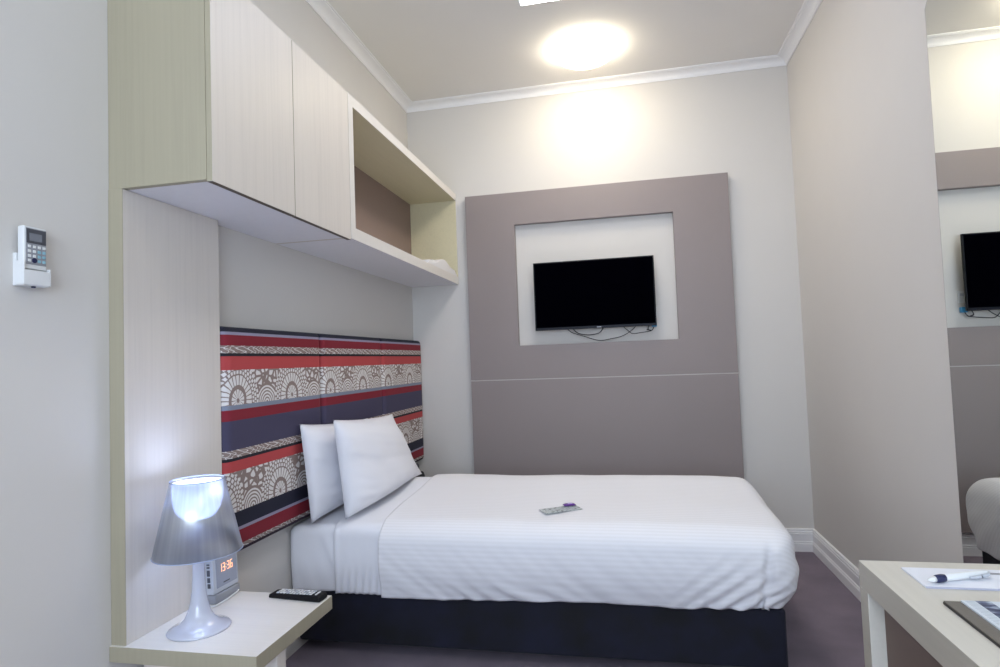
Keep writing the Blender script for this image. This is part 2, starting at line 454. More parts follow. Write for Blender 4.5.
cab = [((1.085, cz+0.01), (1.12, cz-0.02), (1.19, cz-0.045), (1.29, cz-0.078), (1.37, cz-0.070), (1.44, cz-0.055), (1.50, cz-0.020), (1.53, cz+0.01)),
       ((1.125, cz+0.01), (1.14, cz-0.012), (1.17, cz-0.030), (1.23, cz-0.040), (1.29, cz-0.030), (1.315, cz-0.006), (1.32, cz+0.01)),
       ((1.44, cz+0.01), (1.47, cz-0.018), (1.50, cz-0.042), (1.55, cz-0.040), (1.62, cz-0.030), (1.600, cz-0.020), (1.61, cz+0.01))]
for i, c in enumerate(cab):
    bm = bmesh.new(); tube(bm, [(p[0]-0.02, -0.030-0.012*math.sin(PI*k/(len(c)-1)), p[1]) for k, p in enumerate(c)], 0.0028 if i != 1 else 0.0034, 6)
    tvo('cable', bm, M['cable'])
so = tag(empty('power_socket', (1.616, 0, 1.43)), 'white power socket behind the right edge of the television, seen in the mirror', 'socket')
link('face_plate', bx(-0.05, 0.024, -0.009, -0.0005, 0.015, 0.085), M['white'], so, bevel=0.002)
bm = bmesh.new(); box(bm, -0.004, 0.016, -0.013, -0.009, 0.055, 0.070); link('switch', bm, M['grey_white'], so)
pl = tag(empty('power_plug', (1.622, 0, 1.400)), 'small blue plug below the white power socket beside the television', 'plug')
bm = bmesh.new(); box(bm, -0.018, 0.014, -0.030, -0.0005, -0.012, 0.020); link('plug_body', bm, M['blue'], pl, bevel=0.004)
bm = bmesh.new(); tube(bm, [(-0.005, -0.02, -0.012), (-0.02, -0.026, -0.035), (-0.05, -0.018, -0.026)], 0.003, 6); link('cord', bm, M['cable'], pl)

# ------------------------------------------------------------------ headboard
hb = tag(empty('headboard', (0, -2.108, 0)), 'upholstered headboard of three padded panels in red, navy and taupe stripes with fan print', 'headboard')
hx = 0.062; ys = (-2.108, -1.410, -0.700, -0.008)
for a, b_ in zip(ys, ys[1:]):
    n = b_-a; bm = bmesh.new()
    ny, nz = 26, 30; z0, z1 = 0.553, 1.366
    def prof(t):  # puff over the width
        e = min(t, 1-t)
        return 1-(max(0, 0.055-e)/0.055)**2.6
    V = [[None]*(nz+1) for _ in range(ny+1)]
    for i in range(ny+1):
        s = i/ny; s = 0.5-0.5*math.cos(PI*s)
        for j in range(nz+1):
            t = j/nz; t = 0.5-0.5*math.cos(PI*t)
            pr = min(prof(s), prof(t))
            V[i][j] = bm.verts.new((0.026+(hx-0.026)*math.sqrt(max(0, pr)), 0.001+s*(n-0.002), z0+t*(z1-z0)))
    for i in range(ny):
        for j in range(nz):
            bm.faces.new((V[i][j], V[i+1][j], V[i+1][j+1], V[i][j+1]))
    bd = [e for e in bm.edges if e.is_boundary]
    r = bmesh.ops.extrude_edge_only(bm, edges=bd)
    nv = [v for v in r['geom'] if isinstance(v, bmesh.types.BMVert)]
    for v in nv: v.co.x = 0.0008
    bmesh.ops.holes_fill(bm, edges=[e for e in bm.edges if e.is_boundary])
    link('padded_panel', bm, M['fabric'], hb, smooth=True, loc=(0, a+2.108, 0))

# ------------------------------------------------------------------ upright board, wall cabinet and open shelf
D, KZ, TZ = 0.3387, 1.7389, 2.360
YK = -2.5228
bd_ = tag(empty('upright_board', (0, YK, 0)), 'tall pale laminate board on the wall between nightstand and overhead cabinet', 'board')
bm = bx(0.0008, 0.0481, 0, YK*-1-2.1086, 0.4575, KZ-0.001); link('board', bm, M['woodv'], bd_, bevel=0.001)
link('edge_strip', bx(0.0008, 0.0481, -0.002, -0.0001, 0.4575, KZ-0.001), M['ply'], bd_)

YS = -1.657
cb = tag(empty('wall_cabinet', (0, YK, KZ)), 'pale laminate overhead cabinet with two doors, above the nightstand', 'cabinet')
ch = TZ-KZ
dt = 0.018
bm = bmesh.new(); L = YS-YK-0.001
bm.free()
link('side_panel', bx(0.0008, D-dt, 0, 0.020, 0, ch), M['ply'], cb)
link('side_panel', bx(0.0008, D-dt, L-0.018, L, 0, ch), M['woodv'], cb)
link('base_panel', bx(0.0008, D-dt-0.0002, 0.0202, L-0.0182, 0.0, 0.018), M['under'], cb)
link('top_panel', bx(0.0008, D-dt-0.0002, 0.0202, L-0.0182, ch-0.018, ch), M['woody'], cb)
link('back_panel', bx(0.0009, 0.008, 0.0202, L-0.0182, 0.0182, ch-0.0182), M['woody'], cb)
dk = plain('dark_door_edge', (96, 84, 72), 0.6)
ym = -2.092-YK
for a, b_ in ((0.001, ym-0.0015), (ym+0.0015, L-0.0015)):
    dr = link('door', bx(D-dt+0.0005, D, a, b_, -0.006, TZ-KZ if False else ch-0.002), M['woodv'], cb, bevel=0.001)
    edges(dr, M['ply'], ((0, -1, 0),))
    link('edge_band', bx(D-dt+0.001, D-0.001, a+0.001, b_-0.001, -0.0068, -0.0061), dk, dr)

os_ = tag(empty('open_shelf', (0, YS, KZ)), 'open wall shelf box with taupe back, between the cabinet doors and the back wall', 'shelf')
L2 = -YS-0.0008; hh = TZ-KZ
fr = plain('lit_front_edging', (224, 219, 212), 0.4)  # same laminate as the cabinet, its lit tone put into the colour
link('side_panel', bx(0.0008, D-0.002, 0, 0.045, 0.0512, hh), M['shelf_in'], os_)
link('side_panel', bx(0.0008, D-0.002, L2-0.020, L2, 0.052, hh-0.045), M['shelf_in'], os_)
link('bottom_panel', bx(0.0008, D-0.002, 0, L2, 0.0, 0.051), M['under'], os_)
link('top_panel', bx(0.0008, D-0.002, 0.0452, L2, hh-0.044, hh), M['shelf_in'], os_)
tag(link('back_panel', bx(0.0009, 0.012, 0.0453, L2-0.0202, 0.0515, hh-0.0445), M['shelf_back'], os_), 'taupe brown back panel')
bm = bmesh.new()
box(bm, D-0.0018, D, 0.001, 0.045, 0.0, hh); box(bm, D-0.0018, D, 0.0452, L2-0.001, 0, 0.051); box(bm, D-0.0018, D, 0.0452, L2-0.001, hh-0.045, hh)
box(bm, D-0.0018, D, L2-0.012, L2-0.001, 0.0512, hh-0.0452)
link('front_edging', bm, fr, os_)

# folded white cloth at the shelf corner
bm = bmesh.new()
def fold(off, t, ys, mi=0):
    P = []
    n = 24
    for i in range(n+1):
        s = i/n
        yy = ys[0]+(ys[1]-ys[0])*s
        zz = off+0.050*math.exp(-((s-0.50)/0.22)**2)*(1-0.3*off/0.03)
        P.append((yy, zz))
    up = [(p[0], p[1]+t) for p in P]
    if off == 0: P = [(p[0], 0.0) for p in P]
    prism(bm, P+up[::-1], 0, 0.20, 0.335-off*0.3)
fold(0.000, 0.015, (-0.64, -0.030)); fold(0.0155, 0.013, (-0.60, -0.035)); fold(0.029, 0.012, (-0.52, -0.04))
cl = link('folded_cloth', bm, M['towel'], smooth=False, bevel=0.004, loc=(0, 0, KZ+0.0515)); tag(cl, 'small folded white cloth at the far corner of the open shelf', 'cloth')

# ------------------------------------------------------------------ nightstand
NX, NY0, NY1, NZ, NT = 0.4552, -2.5326, -2.1156, 0.457, 0.043
ns = tag(empty('nightstand', (0, NY0, 0)), 'pale laminate nightstand under the silver lamp, left of the bed', 'nightstand')
edges(link('tabletop', bx(0.0008, NX, 0, NY1-NY0, NZ-NT, NZ), M['woodx'], ns, bevel=0.0012), M['ply'], ((0, -1, 0), (1, 0, 0)))
bm = bmesh.new(); box(bm, 0.021, NX-0.003, 0.10, 0.143, 0.0005, NZ-NT-0.0003); link('side_panel', bm, M['woodv'], ns, bevel=0.001)
bm = bmesh.new(); box(bm, 0.021, 0.045, 0.144, NY1-NY0-0.01, 0.0005, NZ-NT-0.0003); link('back_panel', bm, M['woodv'], ns)

# lamp
lx, ly = 0.180, -2.398
la = tag(empty('table_lamp', (lx, ly, NZ)), 'lit table lamp with silver conical shade on the nightstand', 'lamp')
bm = bmesh.new()
lathe(bm, [(0.0855, 0.0005), (0.0865, 0.003), (0.082, 0.007), (0.068, 0.012), (0.052, 0.021), (0.040, 0.034), (0.031, 0.052), (0.024, 0.078), (0.0195, 0.11), (0.017, 0.15), (0.0155, 0.20), (0.015, 0.26), (0.014, 0.300)], 48)
link('foot', bm, M['foot'], la)
bm = bmesh.new()
pr_ = [(0.121, 0.222), (0.0735, 0.432), (0.0725, 0.432), (0.120, 0.222), (0.121, 0.222)]
lathe(bm, pr_, 64, caps=False); bmesh.ops.remove_doubles(bm, verts=bm.verts, dist=1e-5)
sh = link('lamp_shade', bm, M['shade'], la)
for r, z in ((0.0735, 0.432), (0.121, 0.222)):
    bm = bmesh.new()
    lathe(bm, [(r+0.0014*math.cos(t), z+0.0014*math.sin(t)) for t in [2*PI*k/8 for k in range(9)]], 64, caps=False)
    bmesh.ops.remove_doubles(bm, verts=bm.verts, dist=1e-5)
    link('rim', bm, M['rim'], sh)
bm = bmesh.new()
lathe(bm, [(0.0695, 0.424), (0.069, 0.40), (0.067, 0.375), (0.062, 0.352), (0.052, 0.333), (0.038, 0.322), (0.018, 0.317), (0.0004, 0.316), (0.0004, 0.3195), (0.018, 0.320), (0.036, 0.325), (0.050, 0.336), (0.060, 0.354), (0.065, 0.376), (0.067, 0.40), (0.0675, 0.424), (0.0695, 0.424)], 48, caps=False)
bmesh.ops.remove_doubles(bm, verts=bm.verts, dist=1e-5)
link('diffuser', bm, M['diffuser'], la)
bm = bmesh.new(); bmesh.ops.create_uvsphere(bm, u_segments=20, v_segments=12, radius=0.026); bmesh.ops.translate(bm, verts=bm.verts, vec=(0, 0, 0.385))
link('bulb', bm, M['bulb'], la, smooth=True)

# clock radio
ck = tag(empty('clock_radio', (0.108, -2.236, NZ), 0.0), 'silver clock radio with orange digits, standing behind the table lamp', 'clock radio')
ck.rotation_euler = (0, -0.05, -0.04)
cw, chh, cd = 0.122, 0.164, 0.030
bm = bmesh.new(); box(bm, -cd, 0, 0, cw, 0.030, chh); link('body', bm, M['grey_white'], ck, bevel=0.004)
bm = bmesh.new(); box(bm, -cd-0.004, 0.006, 0, cw-0.004, 0.0006, 0.0295); link('base', bm, M['mid_grey'], ck, bevel=0.003)
link('display', bx(0.0002, 0.0016, 0.014, cw-0.010, 0.046, 0.140), plain('display_glass', (158, 163, 178), 0.2), ck)
bm = bmesh.new(); box(bm, 0.0016, 0.0024, 0.045, 0.075, 0.055, 0.0585); link('maker_mark', bm, M['dark_grey'], ck)
bm = bmesh.new()
seg = {'1': 'bc', '3': 'abgcd', '6': 'afgedc'}
def digit(ch_, y0, z0, w, h):
    t = 0.0022
    S = {'a': (0, w, h-t, h), 'g': (0, w, h/2-t/2, h/2+t/2), 'd': (0, w, 0, t), 'b': (w-t, w, h/2, h), 'c': (w-t, w, 0, h/2), 'f': (0, t, h/2, h), 'e': (0, t, 0, h/2)}
    for s in seg[ch_]:
        a = S[s]; box(bm, 0.0016, 0.0023, y0+a[0], y0+a[1], z0+a[2], z0+a[3])
for k, c in enumerate('13'): digit(c, 0.030+k*0.015, 0.092, 0.0105, 0.026)
for k, c in enumerate('36'): digit(c, 0.066+k*0.015, 0.092, 0.0105, 0.026)
for zz in (0.099, 0.109): box(bm, 0.0016, 0.0023, 0.0600, 0.0622, zz, zz+0.003)
tag(link('digits', bm, M['digits'], ck), 'glowing orange digits')
for z0, z1 in ((0.124, 0.129), (0.115, 0.120), (0.090, 0.109), (0.070, 0.085), (0.052, 0.066)):
    link('button', bx(-0.021, -0.011, -0.0022, 0.0005, z0, z1), M['dark_grey'], ck, bevel=0.0006)
bm = bmesh.new()
tube(bm, [(-0.055, -0.01, 0.006), (-0.02, -0.022, 0.004), (0.014, -0.018, 0.004), (0.016, 0.03, 0.004), (0.012, 0.08, 0.006), (0.004, 0.112, 0.008), (-0.02, 0.122, 0.006)], 0.003, 8)
link('cord', bm, M['white'], ck)

# remote control on nightstand
rc = tag(empty('remote_control', (0.352, -2.150, NZ), -0.10), 'black television remote lying on the nightstand corner near the bed', 'remote control')
bm = bmesh.new()
prism(bm, [(-0.098, 0.0006), (0.096, 0.0006), (0.099, 0.008), (0.094, 0.019), (0.07, 0.021), (-0.07, 0.017), (-0.096, 0.013)], 1, -0.023, 0.023)
link('body', bm, M['black'], rc, bevel=0.004, seg=3)
def rtop(x): return 0.0172+(x+0.07)*0.004/0.14
for i in range(11):
    for j in range(3):
        x_ = -0.066+i*0.0125; y_ = -0.013+j*0.013
        bm = bmesh.new(); box(bm, x_-0.0042, x_+0.0042, y_-0.0042, y_+0.0042, rtop(x_)-0.001, rtop(x_)+0.0018)
        link('button', bm, M['white'] if (i+j) % 3 else M['grey_white'], rc)
link('button', bx(0.0745, 0.0785, -0.014, 0.014, 0.0195, 0.0228), M['white'], rc)

# ------------------------------------------------------------------ bed
def soft_box(x0, x1, y0, y1, z0, z1, r, nx, ny, nz, disp=None, rz=None, op=(0, 0)):
    """open-bottom rounded box made of quads; r = edge radius"""
    bm = bmesh.new(); cache = {}
    rt = r if rz is None else rz
    def V(x, y, z):
        k = (round(x, 5), round(y, 5), round(z, 5))
        if k in cache: return cache[k]
        cx = x if (op[0] and x < (x0+x1)/2) or (op[1] and x > (x0+x1)/2) else min(max(x, x0+r), x1-r); cy = min(max(y, y0+r), y1-r); cz_ = min(z, z1-rt)
        d = Vector(((x-cx)/r, (y-cy)/r, (z-cz_)/rt))
        if d.length > 1e-9: d.normalize()
        q = Vector((cx+d.x*r, cy+d.y*r, cz_+d.z*rt))
        nrm = Vector((d.x, d.y, d.z)) if d.length > 0.5 else Vector((0, 0, 1))
        if disp: q = disp(q, nrm)
        v = bm.verts.new(q); cache[k] = v; return v
    def lsp(a, b_, n): return [a+(b_-a)*i/n for i in range(n+1)]
    X, Y, Z = lsp(x0, x1, nx), lsp(y0, y1, ny), lsp(z0, z1, nz)
    for i in range(nx):
        for j in range(ny): bm.faces.new((V(X[i], Y[j], z1), V(X[i+1], Y[j], z1), V(X[i+1], Y[j+1], z1), V(X[i], Y[j+1], z1)))
    for k in range(nz):
        for i in range(nx):
            for yy in (y0, y1): bm.faces.new((V(X[i], yy, Z[k]), V(X[i+1], yy, Z[k]), V(X[i+1], yy, Z[k+1]), V(X[i], yy, Z[k+1])))
        for j in range(ny):
            for xx in ([x0] if not op[0] else [])+([x1] if not op[1] else []): bm.faces.new((V(xx, Y[j], Z[k]), V(xx, Y[j+1], Z[k]), V(xx, Y[j+1], Z[k+1]), V(xx, Y[j], Z[k+1])))
    return bm

def cloth(o, t):
    md = o.modifiers.new('cloth_thickness', 'SOLIDIFY'); md.thickness = t; md.offset = -1.0
BX0, BX1, BY0, BY1 = 0.012, 1.965, -1.575, -0.73
bed = tag(empty('bed', (0, 0, 0)), 'single bed with navy velvet base under the striped headboard', 'bed')
bed.location = ((BX0+BX1)/2, (BY0+BY1)/2, 0)
def bo(name, bm, mat, **k):
    bmesh.ops.translate(bm, verts=bm.verts, vec=-bed.location); return link(name, bm, mat, bed, **k)
bm = bmesh.new(); box(bm, BX0, BX1, BY0, BY1, 0.045, 0.262)
tag(bo('bed_base', bm, M['velvet'], bevel=0.012, seg=3), 'navy velvet upholstered base')
for xx in (BX0+0.12, BX1-0.12):
    for yy in (BY0+0.12, BY1-0.12):
        bm = bmesh.new(); lathe(bm, [(0.022, 0.0006), (0.026, 0.0449)], 20, (xx, yy)); bo('leg', bm, M['black'])
def mat_disp(q, n):
    return q
bm = soft_box(BX0+0.010, BX1-0.012, BY0+0.012, BY1-0.012, 0.264, 0.508, 0.05, 30, 16, 6)
bmesh.ops.holes_fill(bm, edges=[e for e in bm.edges if e.is_boundary])
bo('mattress', bm, M['sheet'], smooth=True)

def crown(x, y):
    s = (y-(-1.13))/0.46
    return 0.030*(1-min(1, s*s))+0.034*math.exp(-((y+0.88)/0.2)**2)
def N3(x, y, z, s=1.0): return noise.noise(Vector((x*s, y*s, z*s)))

def sheet_disp(q, n):
    x, y, z = q
    if y < -1.4: q.y -= 0.030*max(0, 1-x/0.2)
    if z > 0.45: q.z += crown(x, y)*(0.93 if x > 0.11 else 0.05+0.88*max(0, (x-0.065)/0.045))
    if y < -1.4 and z < 0.53:
        t = max(0, (0.53-z)/0.28)
        a = N3(x*16+z*4, 0, z*3)*0.008*t
        # tucked hem drawn in at the bottom, creases near the fold
        q.y += a+0.012*t*t-0.004*math.sin(PI*min(1, t))
        q.y += 0.006*math.exp(-((x-0.22-(0.5-z)*0.25)/0.02)**2)*math.sin(PI*min(1, t))
        q.y -= 0.006*math.exp(-((x-0.16-(0.5-z)*0.4)/0.02)**2)*math.sin(PI*min(1, t))
    q.z += N3(x*5, y*5, 1)*0.004
    return q
bm = soft_box(0.004, 0.2045, -1.602, -0.700, 0.268, 0.539, 0.030, 40, 60, 26, sheet_disp, op=(0, 1))
for v in bm.verts:
    if v.co.z < 0.35 and v.co.y < -1.5: v.co.z += 0.008*noise.noise(Vector((v.co.x*9, 0, 3)))*(0.35-v.co.z)/0.08
sheet = link('bed_sheet', bm, M['sheet'], smooth=True); cloth(sheet, 0.002); tag(sheet, 'white fitted bed sheet at the head end below the pillows', 'bed sheet')

def blanket_disp(q, n):
    x, y, z = q
    if z > 0.45: q.z += crown(x, y)*0.97
    if y < -1.4 and z < 0.53:
        t = max(0, (0.53-z)/0.28)
        e = math.exp(-((x-0.215)/0.012)**2)*0.004
        q.y += N3(x*30, 2, z*3)*0.0035*t+0.008*t*t-0.005*math.sin(PI*min(1, t))-e
        q.y -= 0.004*math.sin((x-z*0.15)*200)*math.exp(-((z-0.29)/0.05)**2)
    q.z += N3(x*4, y*4, 7)*0.003
    return q
bm = soft_box(0.205, 0.4114, -1.612, -0.692, 0.262, 0.546, 0.045, 50, 60, 26, blanket_disp, op=(1, 1))
bl = link('blanket_cover', bm, M['sheet'], smooth=True); cloth(bl, 0.004); tag(bl, 'plain white turned-down cover between the fitted sheet and the striped duvet', 'blanket')

DX0, DX1, DY0, DY1 = 0.412, 2.010, -1.622, -0.685
def duv_disp(q, n):
    x, y, z = q
    side_n = y < -1.3
    t = min(1, max(0, (0.56-z)/0.31))       # 0 top, 1 hem
    if z > 0.46:
        w = min(1, (z-0.46)/0.09)
        q.z += crown(x, y)*w
        q.z += w*(N3(x*2.2, y*2.2, 0)*0.012+N3(x*6, y*6, 4)*0.003)
        q.z -= w*0.010*math.exp(-((x-1.95)/0.12)**2)
    if side_n and z < 0.57:
        bulge = math.sin(PI*min(1, t*1.05))*0.022
        pull = (0.004+0.026*min(1, max(0, (x-0.45)/0.3)))*t**3
        wr = (N3(x*7+z*9, 0, z*5)*0.006+N3(x*22+z*26, 1, z*4)*0.004)*t
        k = math.exp(-((x-1.82)/0.17)**2)*t*t
        wr += math.sin((x*1.0-z*1.25)*75)*0.011*k
        k2 = math.exp(-((x-0.95)/0.25)**2)*max(0, t-0.6)/0.4
        wr += math.sin((x+z*1.5)*60+math.sin(x*9)*3)*0.005*k2
        wr += 0.016*math.exp(-((x-(1.900+(z-0.42)*0.12))/0.014)**2)*min(1, t*2.2)-0.006*math.exp(-((x-(1.870+(z-0.42)*0.12))/0.02)**2)*min(1, t*2)
        q.y += -bulge+pull+wr
        q.z += 0.006*math.sin(x*5.3+1)*t*t+0.006*N3(x*8, 5, 5)*t*t+0.018*t*t*max(0, min(1, (x-1.6)/0.3))
    if x > 1.9:
        tt = min(1, max(0, (0.56-z)/0.31))
        b2 = math.sin(PI*min(1, tt))*0.015
        wr = (N3(y*6, z*7, 3)*0.012+math.sin((y*1.0+z*1.3)*42)*0.004)*tt
        q.x += b2+wr-0.030*tt**3
        if y < -1.5: # fold at the near corner of the foot
            q.x -= 0.012*math.exp(-((z-0.46)/0.05)**2)
            q.y += 0.010*math.exp(-((z-0.50)/0.04)**2)*math.exp(-((x-2.0)/0.03)**2)
    return q
bm = soft_box(DX0, DX1, DY0, DY1, 0.258, 0.558, 0.085, 210, 90, 36, duv_disp, rz=0.075, op=(1, 0))
# near head hem: flat end instead of rounded
for v in bm.verts:
    pass
bmesh.ops.recalc_face_normals(bm, faces=bm.faces)
bvh = BVHTree.FromBMesh(bm)
duvet = link('duvet', bm, M['duvet'], smooth=True); cloth(duvet, 0.008); tag(duvet, 'white satin-stripe duvet spread over the bed and hanging at its foot', 'duvet')
def top_z(x, y):
    h = bvh.ray_cast(Vector((x, y, 1.2)), Vector((0, 0, -1)))
    return h[0].z

# pillows: bilinear patch through four corners, padded
def pillow(A, B, C_, D_, Tf, Tb, seed, label, sag=0.0):
    A, B, C_, D_ = map(Vector, (A, B, C_, D_))
    bm = bmesh.new(); n = 44
    nrm = ((B-A).cross(C_-A)).normalized()
    if nrm.x < 0: nrm = -nrm
    F, Bk = {}, {}
    for i in range(n+1):
        for j in range(n+1):
            u, v = i/n, j/n
            cu, cv = 2*u-1, 2*v-1
            uu = 0.5+0.5*cu*(1-(0.006 if cu < 0 else 0.05)*(1-cv**2)*abs(cu)); vv_ = 0.5+0.5*cv*(1-0.06*(1-cu**2)*abs(cv))
            p = A*(1-uu)*(1-vv_)+B*uu*(1-vv_)+C_*(1-uu)*vv_+D_*uu*vv_
            t = max(0, (1-abs(cu)**(3.2 if cu < 0 else 2.0))*(1-abs(cv)**3.2))**(0.58 if cu < 0 else 0.58+0.35*cu)
            w = noise.noise(Vector((u*3+seed, v*3, 0)))*0.010+noise.noise(Vector((u*8+seed, v*5, 3)))*0.004+noise.noise(Vector((u*2.5+seed, v*13+u*3, 8)))*0.0035*(1.4-u)
            edge = (1-t)
            w += 0.0015*math.sin((u*1.2+v*2.2)*26+seed)*math.exp(-((abs(cu)-0.8)/0.15)**2)*t
            f = p+nrm*(Tf*t+w*min(1, t*2))
            bk = p-nrm*(Tb*t)
            f.z -= sag*t*(1-v)
            F[i, j] = bm.verts.new(f)
            Bk[i, j] = F[i, j] if i in (0, n) or j in (0, n) else bm.verts.new(bk)
    for i in range(n):
        for j in range(n):
            bm.faces.new((F[i, j], F[i+1, j], F[i+1, j+1], F[i, j+1]))
            q = (Bk[i, j], Bk[i, j+1], Bk[i+1, j+1], Bk[i+1, j])
            if len(set(q)) > 2:
                try: bm.faces.new(q)
                except ValueError: pass
    o = link('pillow', bm, M['pillow'], smooth=True)
    return tag(o, label, 'pillow', 'white pillows against the headboard')
pillow((0.122, -1.645, 0.558), (0.140, -0.90, 0.594), (0.084, -1.655, 0.972), (0.086, -0.98, 0.930), 0.085, 0.012, 1.3, 'white pillow behind, leaning against the headboard', 0.012)
pillow((0.254, -1.600, 0.566), (0.315, -0.800, 0.606), (0.203, -1.592, 0.982), (0.180, -0.875, 0.940), 0.100, 0.020, 5.1, 'white pillow in front, leaning on the other pillow', 0.026)

# leaflet and purple packet
cx_, cy_ = 1.140, -1.418
zc = top_z(cx_, cy_)
lf = link('leaflet', bx(-0.085, 0.085, -0.035, 0.035, 0.0, 0.0015), M['leaflet'], loc=(cx_, cy_, zc+0.0035)); lf.rotation_euler = (0.04, 0.0, 0.55)
tag(lf, 'small printed leaflet lying on the white duvet', 'leaflet')
pk = tag(empty('snack_packet', (cx_+0.030, cy_+0.055, top_z(cx_+0.03, cy_+0.055)+0.004), 0.35), 'small purple packet on the duvet beside the leaflet', 'packet')
bm = bmesh.new()
nx = 8
for sgn in (1,):
    vs = {}
    for i in range(nx+1):
        for j in range(5):
            u, v = i/nx*2-1, j/4*2-1
            t = max(0, (1-u**4)*(1-v**4))
            for s in (0, 1):
                if s and t < 1e-6: vs[i, j, s] = vs[i, j, 0]; continue
                vs[i, j, s] = bm.verts.new((u*0.026, v*0.017, 0.005+(0.0055 if s else -0.0045)*t))
    for i in range(nx):
        for j in range(4):
            for s in (0, 1):
                q = [vs[i, j, s], vs[i+1, j, s], vs[i+1, j+1, s], vs[i, j+1, s]]
                q = list(dict.fromkeys(q))
                if len(q) > 2:
                    try: bm.faces.new(q)
                    except ValueError: pass
link('wrapper', bm, M['purple'], pk, smooth=True)
link('band', bx(-0.008, 0.012, -0.010, 0.006, 0.0098, 0.0112), plain('pale_violet_print', (200, 180, 225), 0.4), pk)

# black bag between bed and back wall
bg = tag(empty('bag', (0.048, -0.17, 0)), 'black soft bag standing on the floor beside the bed head, against the back wall', 'bag')
bm = soft_box(-0.036, 0.036, -0.13, 0.13, 0.001, 0.49, 0.03, 10, 12, 14, lambda q, n: Vector((q.x*(1-0.35*max(0, q.z-0.2)), q.y*(1-0.7*max(0, q.z-0.25)), q.z+0.01*noise.noise(q*9))))
bmesh.ops.holes_fill(bm, edges=[e for e in bm.edges if e.is_boundary]); link('bag_body', bm, M['bag'], bg, smooth=True)
bm = bmesh.new(); tube(bm, [(0.0, -0.05, 0.49), (0.0, -0.045, 0.535), (0.0, 0.0, 0.545), (0.0, 0.045, 0.535), (0.0, 0.05, 0.49)], 0.008, 8); link('handle', bm, M['bagtrim'], bg)

# ------------------------------------------------------------------ air-conditioner remote on the left wall
ac = tag(empty('air_conditioner_remote', (0, -2.768, 1.43)), 'white air conditioner remote resting in its cradle on the left wall', 'remote control')
y0, y1 = -0.031, 0.029
bm = bmesh.new(); box(bm, 0.0105, 0.030, y0, y1, 0.040, 0.146); link('body', bm, M['white'], ac, bevel=0.004, seg=3)
link('face_plate', bx(0.0300, 0.0312, y0+0.005, y1-0.003, 0.052, 0.141), M['mid_grey'], ac, bevel=0.0005)
link('screen_surround', bx(0.0312, 0.0318, y0+0.006, y1-0.004, 0.104, 0.139), M['dark_grey'], ac)
link('lcd', bx(0.0318, 0.0322, y0+0.013, y1-0.015, 0.110, 0.129), M['lcd'], ac)
for r_ in range(4):
    for c_ in range(4):
        yy = y0+0.013+c_*0.0125; zz = 0.096-r_*0.0115
        if r_ == 3 and c_ == 1: continue
        mt = M['cyan'] if c_ > 1 and r_ > 0 else M['white']
        link('button', bx(0.0312, 0.0330, yy-0.0038, yy+0.0038, zz-0.0034, zz+0.0034), mt, ac, bevel=0.0006)
bm = bmesh.new(); lathe(bm, [(0.0062, 0), (0.0058, 0.0022)], 16)
bmesh.ops.rotate(bm, verts=bm.verts, matrix=Matrix.Rotation(PI/2, 3, 'Y')); bmesh.ops.translate(bm, verts=bm.verts, vec=(0.0312, y0+0.026, 0.0625))
tag(link('button', bm, M['navy_grip'], ac), 'round dark main button')
ho = tag(empty('remote_holder', (0, -2.768, 1.43)), 'white plastic wall cradle holding the air conditioner remote', 'remote holder')
bm = bmesh.new()
box(bm, -0.0004, 0.010, y0-0.002, y1+0.002, 0.0, 0.080); box(bm, 0.0315+0.002, 0.0365, y0-0.002, y1+0.002, 0.002, 0.038)
box(bm, 0.010, 0.0365, y0-0.005, y0-0.0012, 0.002, 0.060); box(bm, 0.010, 0.0365, y1+0.0012, y1+0.005, 0.002, 0.045); box(bm, 0.010, 0.0335, y0-0.002, y1+0.002, 0.0, 0.005)
link('cradle', bm, M['white'], ho, bevel=0.0012)
link('screw', bx(0.020, 0.026, -0.004, 0.003, -0.0035, 0.0), M['navy_grip'], ho)

# ------------------------------------------------------------------ mirror on the right wall
my0, my1, mz0, mz1, ct = -1.700, -3.75, 0.40, 2.410, 0.055
mr = tag(empty('wall_mirror', (W, my0, mz0)), 'tall frameless wall mirror with clipped corners above the desk', 'mirror')
def octo(i): 
    a0, a1, b0, b1 = my0-i, my1+i, mz0+i, mz1-i
    return [(a0, b0+ct), (a0, b1-ct), (a0-ct, b1), (a1+ct, b1), (a1, b1-ct), (a1, b0+ct), (a1+ct, b0), (a0-ct, b0)]
bm = bmesh.new(); prism(bm, octo(0), 0, W-0.0045, W-0.0005); bmesh.ops.translate(bm, verts=bm.verts, vec=(-W, -my0, -mz0)); link('backing', bm, M['mirror_edge'], mr)
bm = bmesh.new(); prism(bm, octo(0.003), 0, W-0.0055, W-0.0046); bmesh.ops.translate(bm, verts=bm.verts, vec=(-W, -my0, -mz0)); link('mirror_glass', bm, M['mirror'], mr)

# ------------------------------------------------------------------ desk
KX, KY, KH = 1.916, -2.500, 0.740
de = tag(empty('desk', (KX, KY, 0)), 'pale laminate desk under the wall mirror, lower right', 'desk')
dw, dl, dth = W-KX-0.0008, 1.45, 0.055
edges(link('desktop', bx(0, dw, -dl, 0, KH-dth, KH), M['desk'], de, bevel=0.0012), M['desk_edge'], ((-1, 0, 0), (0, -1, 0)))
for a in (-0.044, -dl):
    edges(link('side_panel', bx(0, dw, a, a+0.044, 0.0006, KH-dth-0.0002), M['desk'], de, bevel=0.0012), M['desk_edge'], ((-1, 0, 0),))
tag(link('back_panel', bx(0.030, 0.048, -dl+0.0445, -0.0445, 0.14, KH-dth-0.0003), M['desk_in'], de), 'brown recessed back panel')

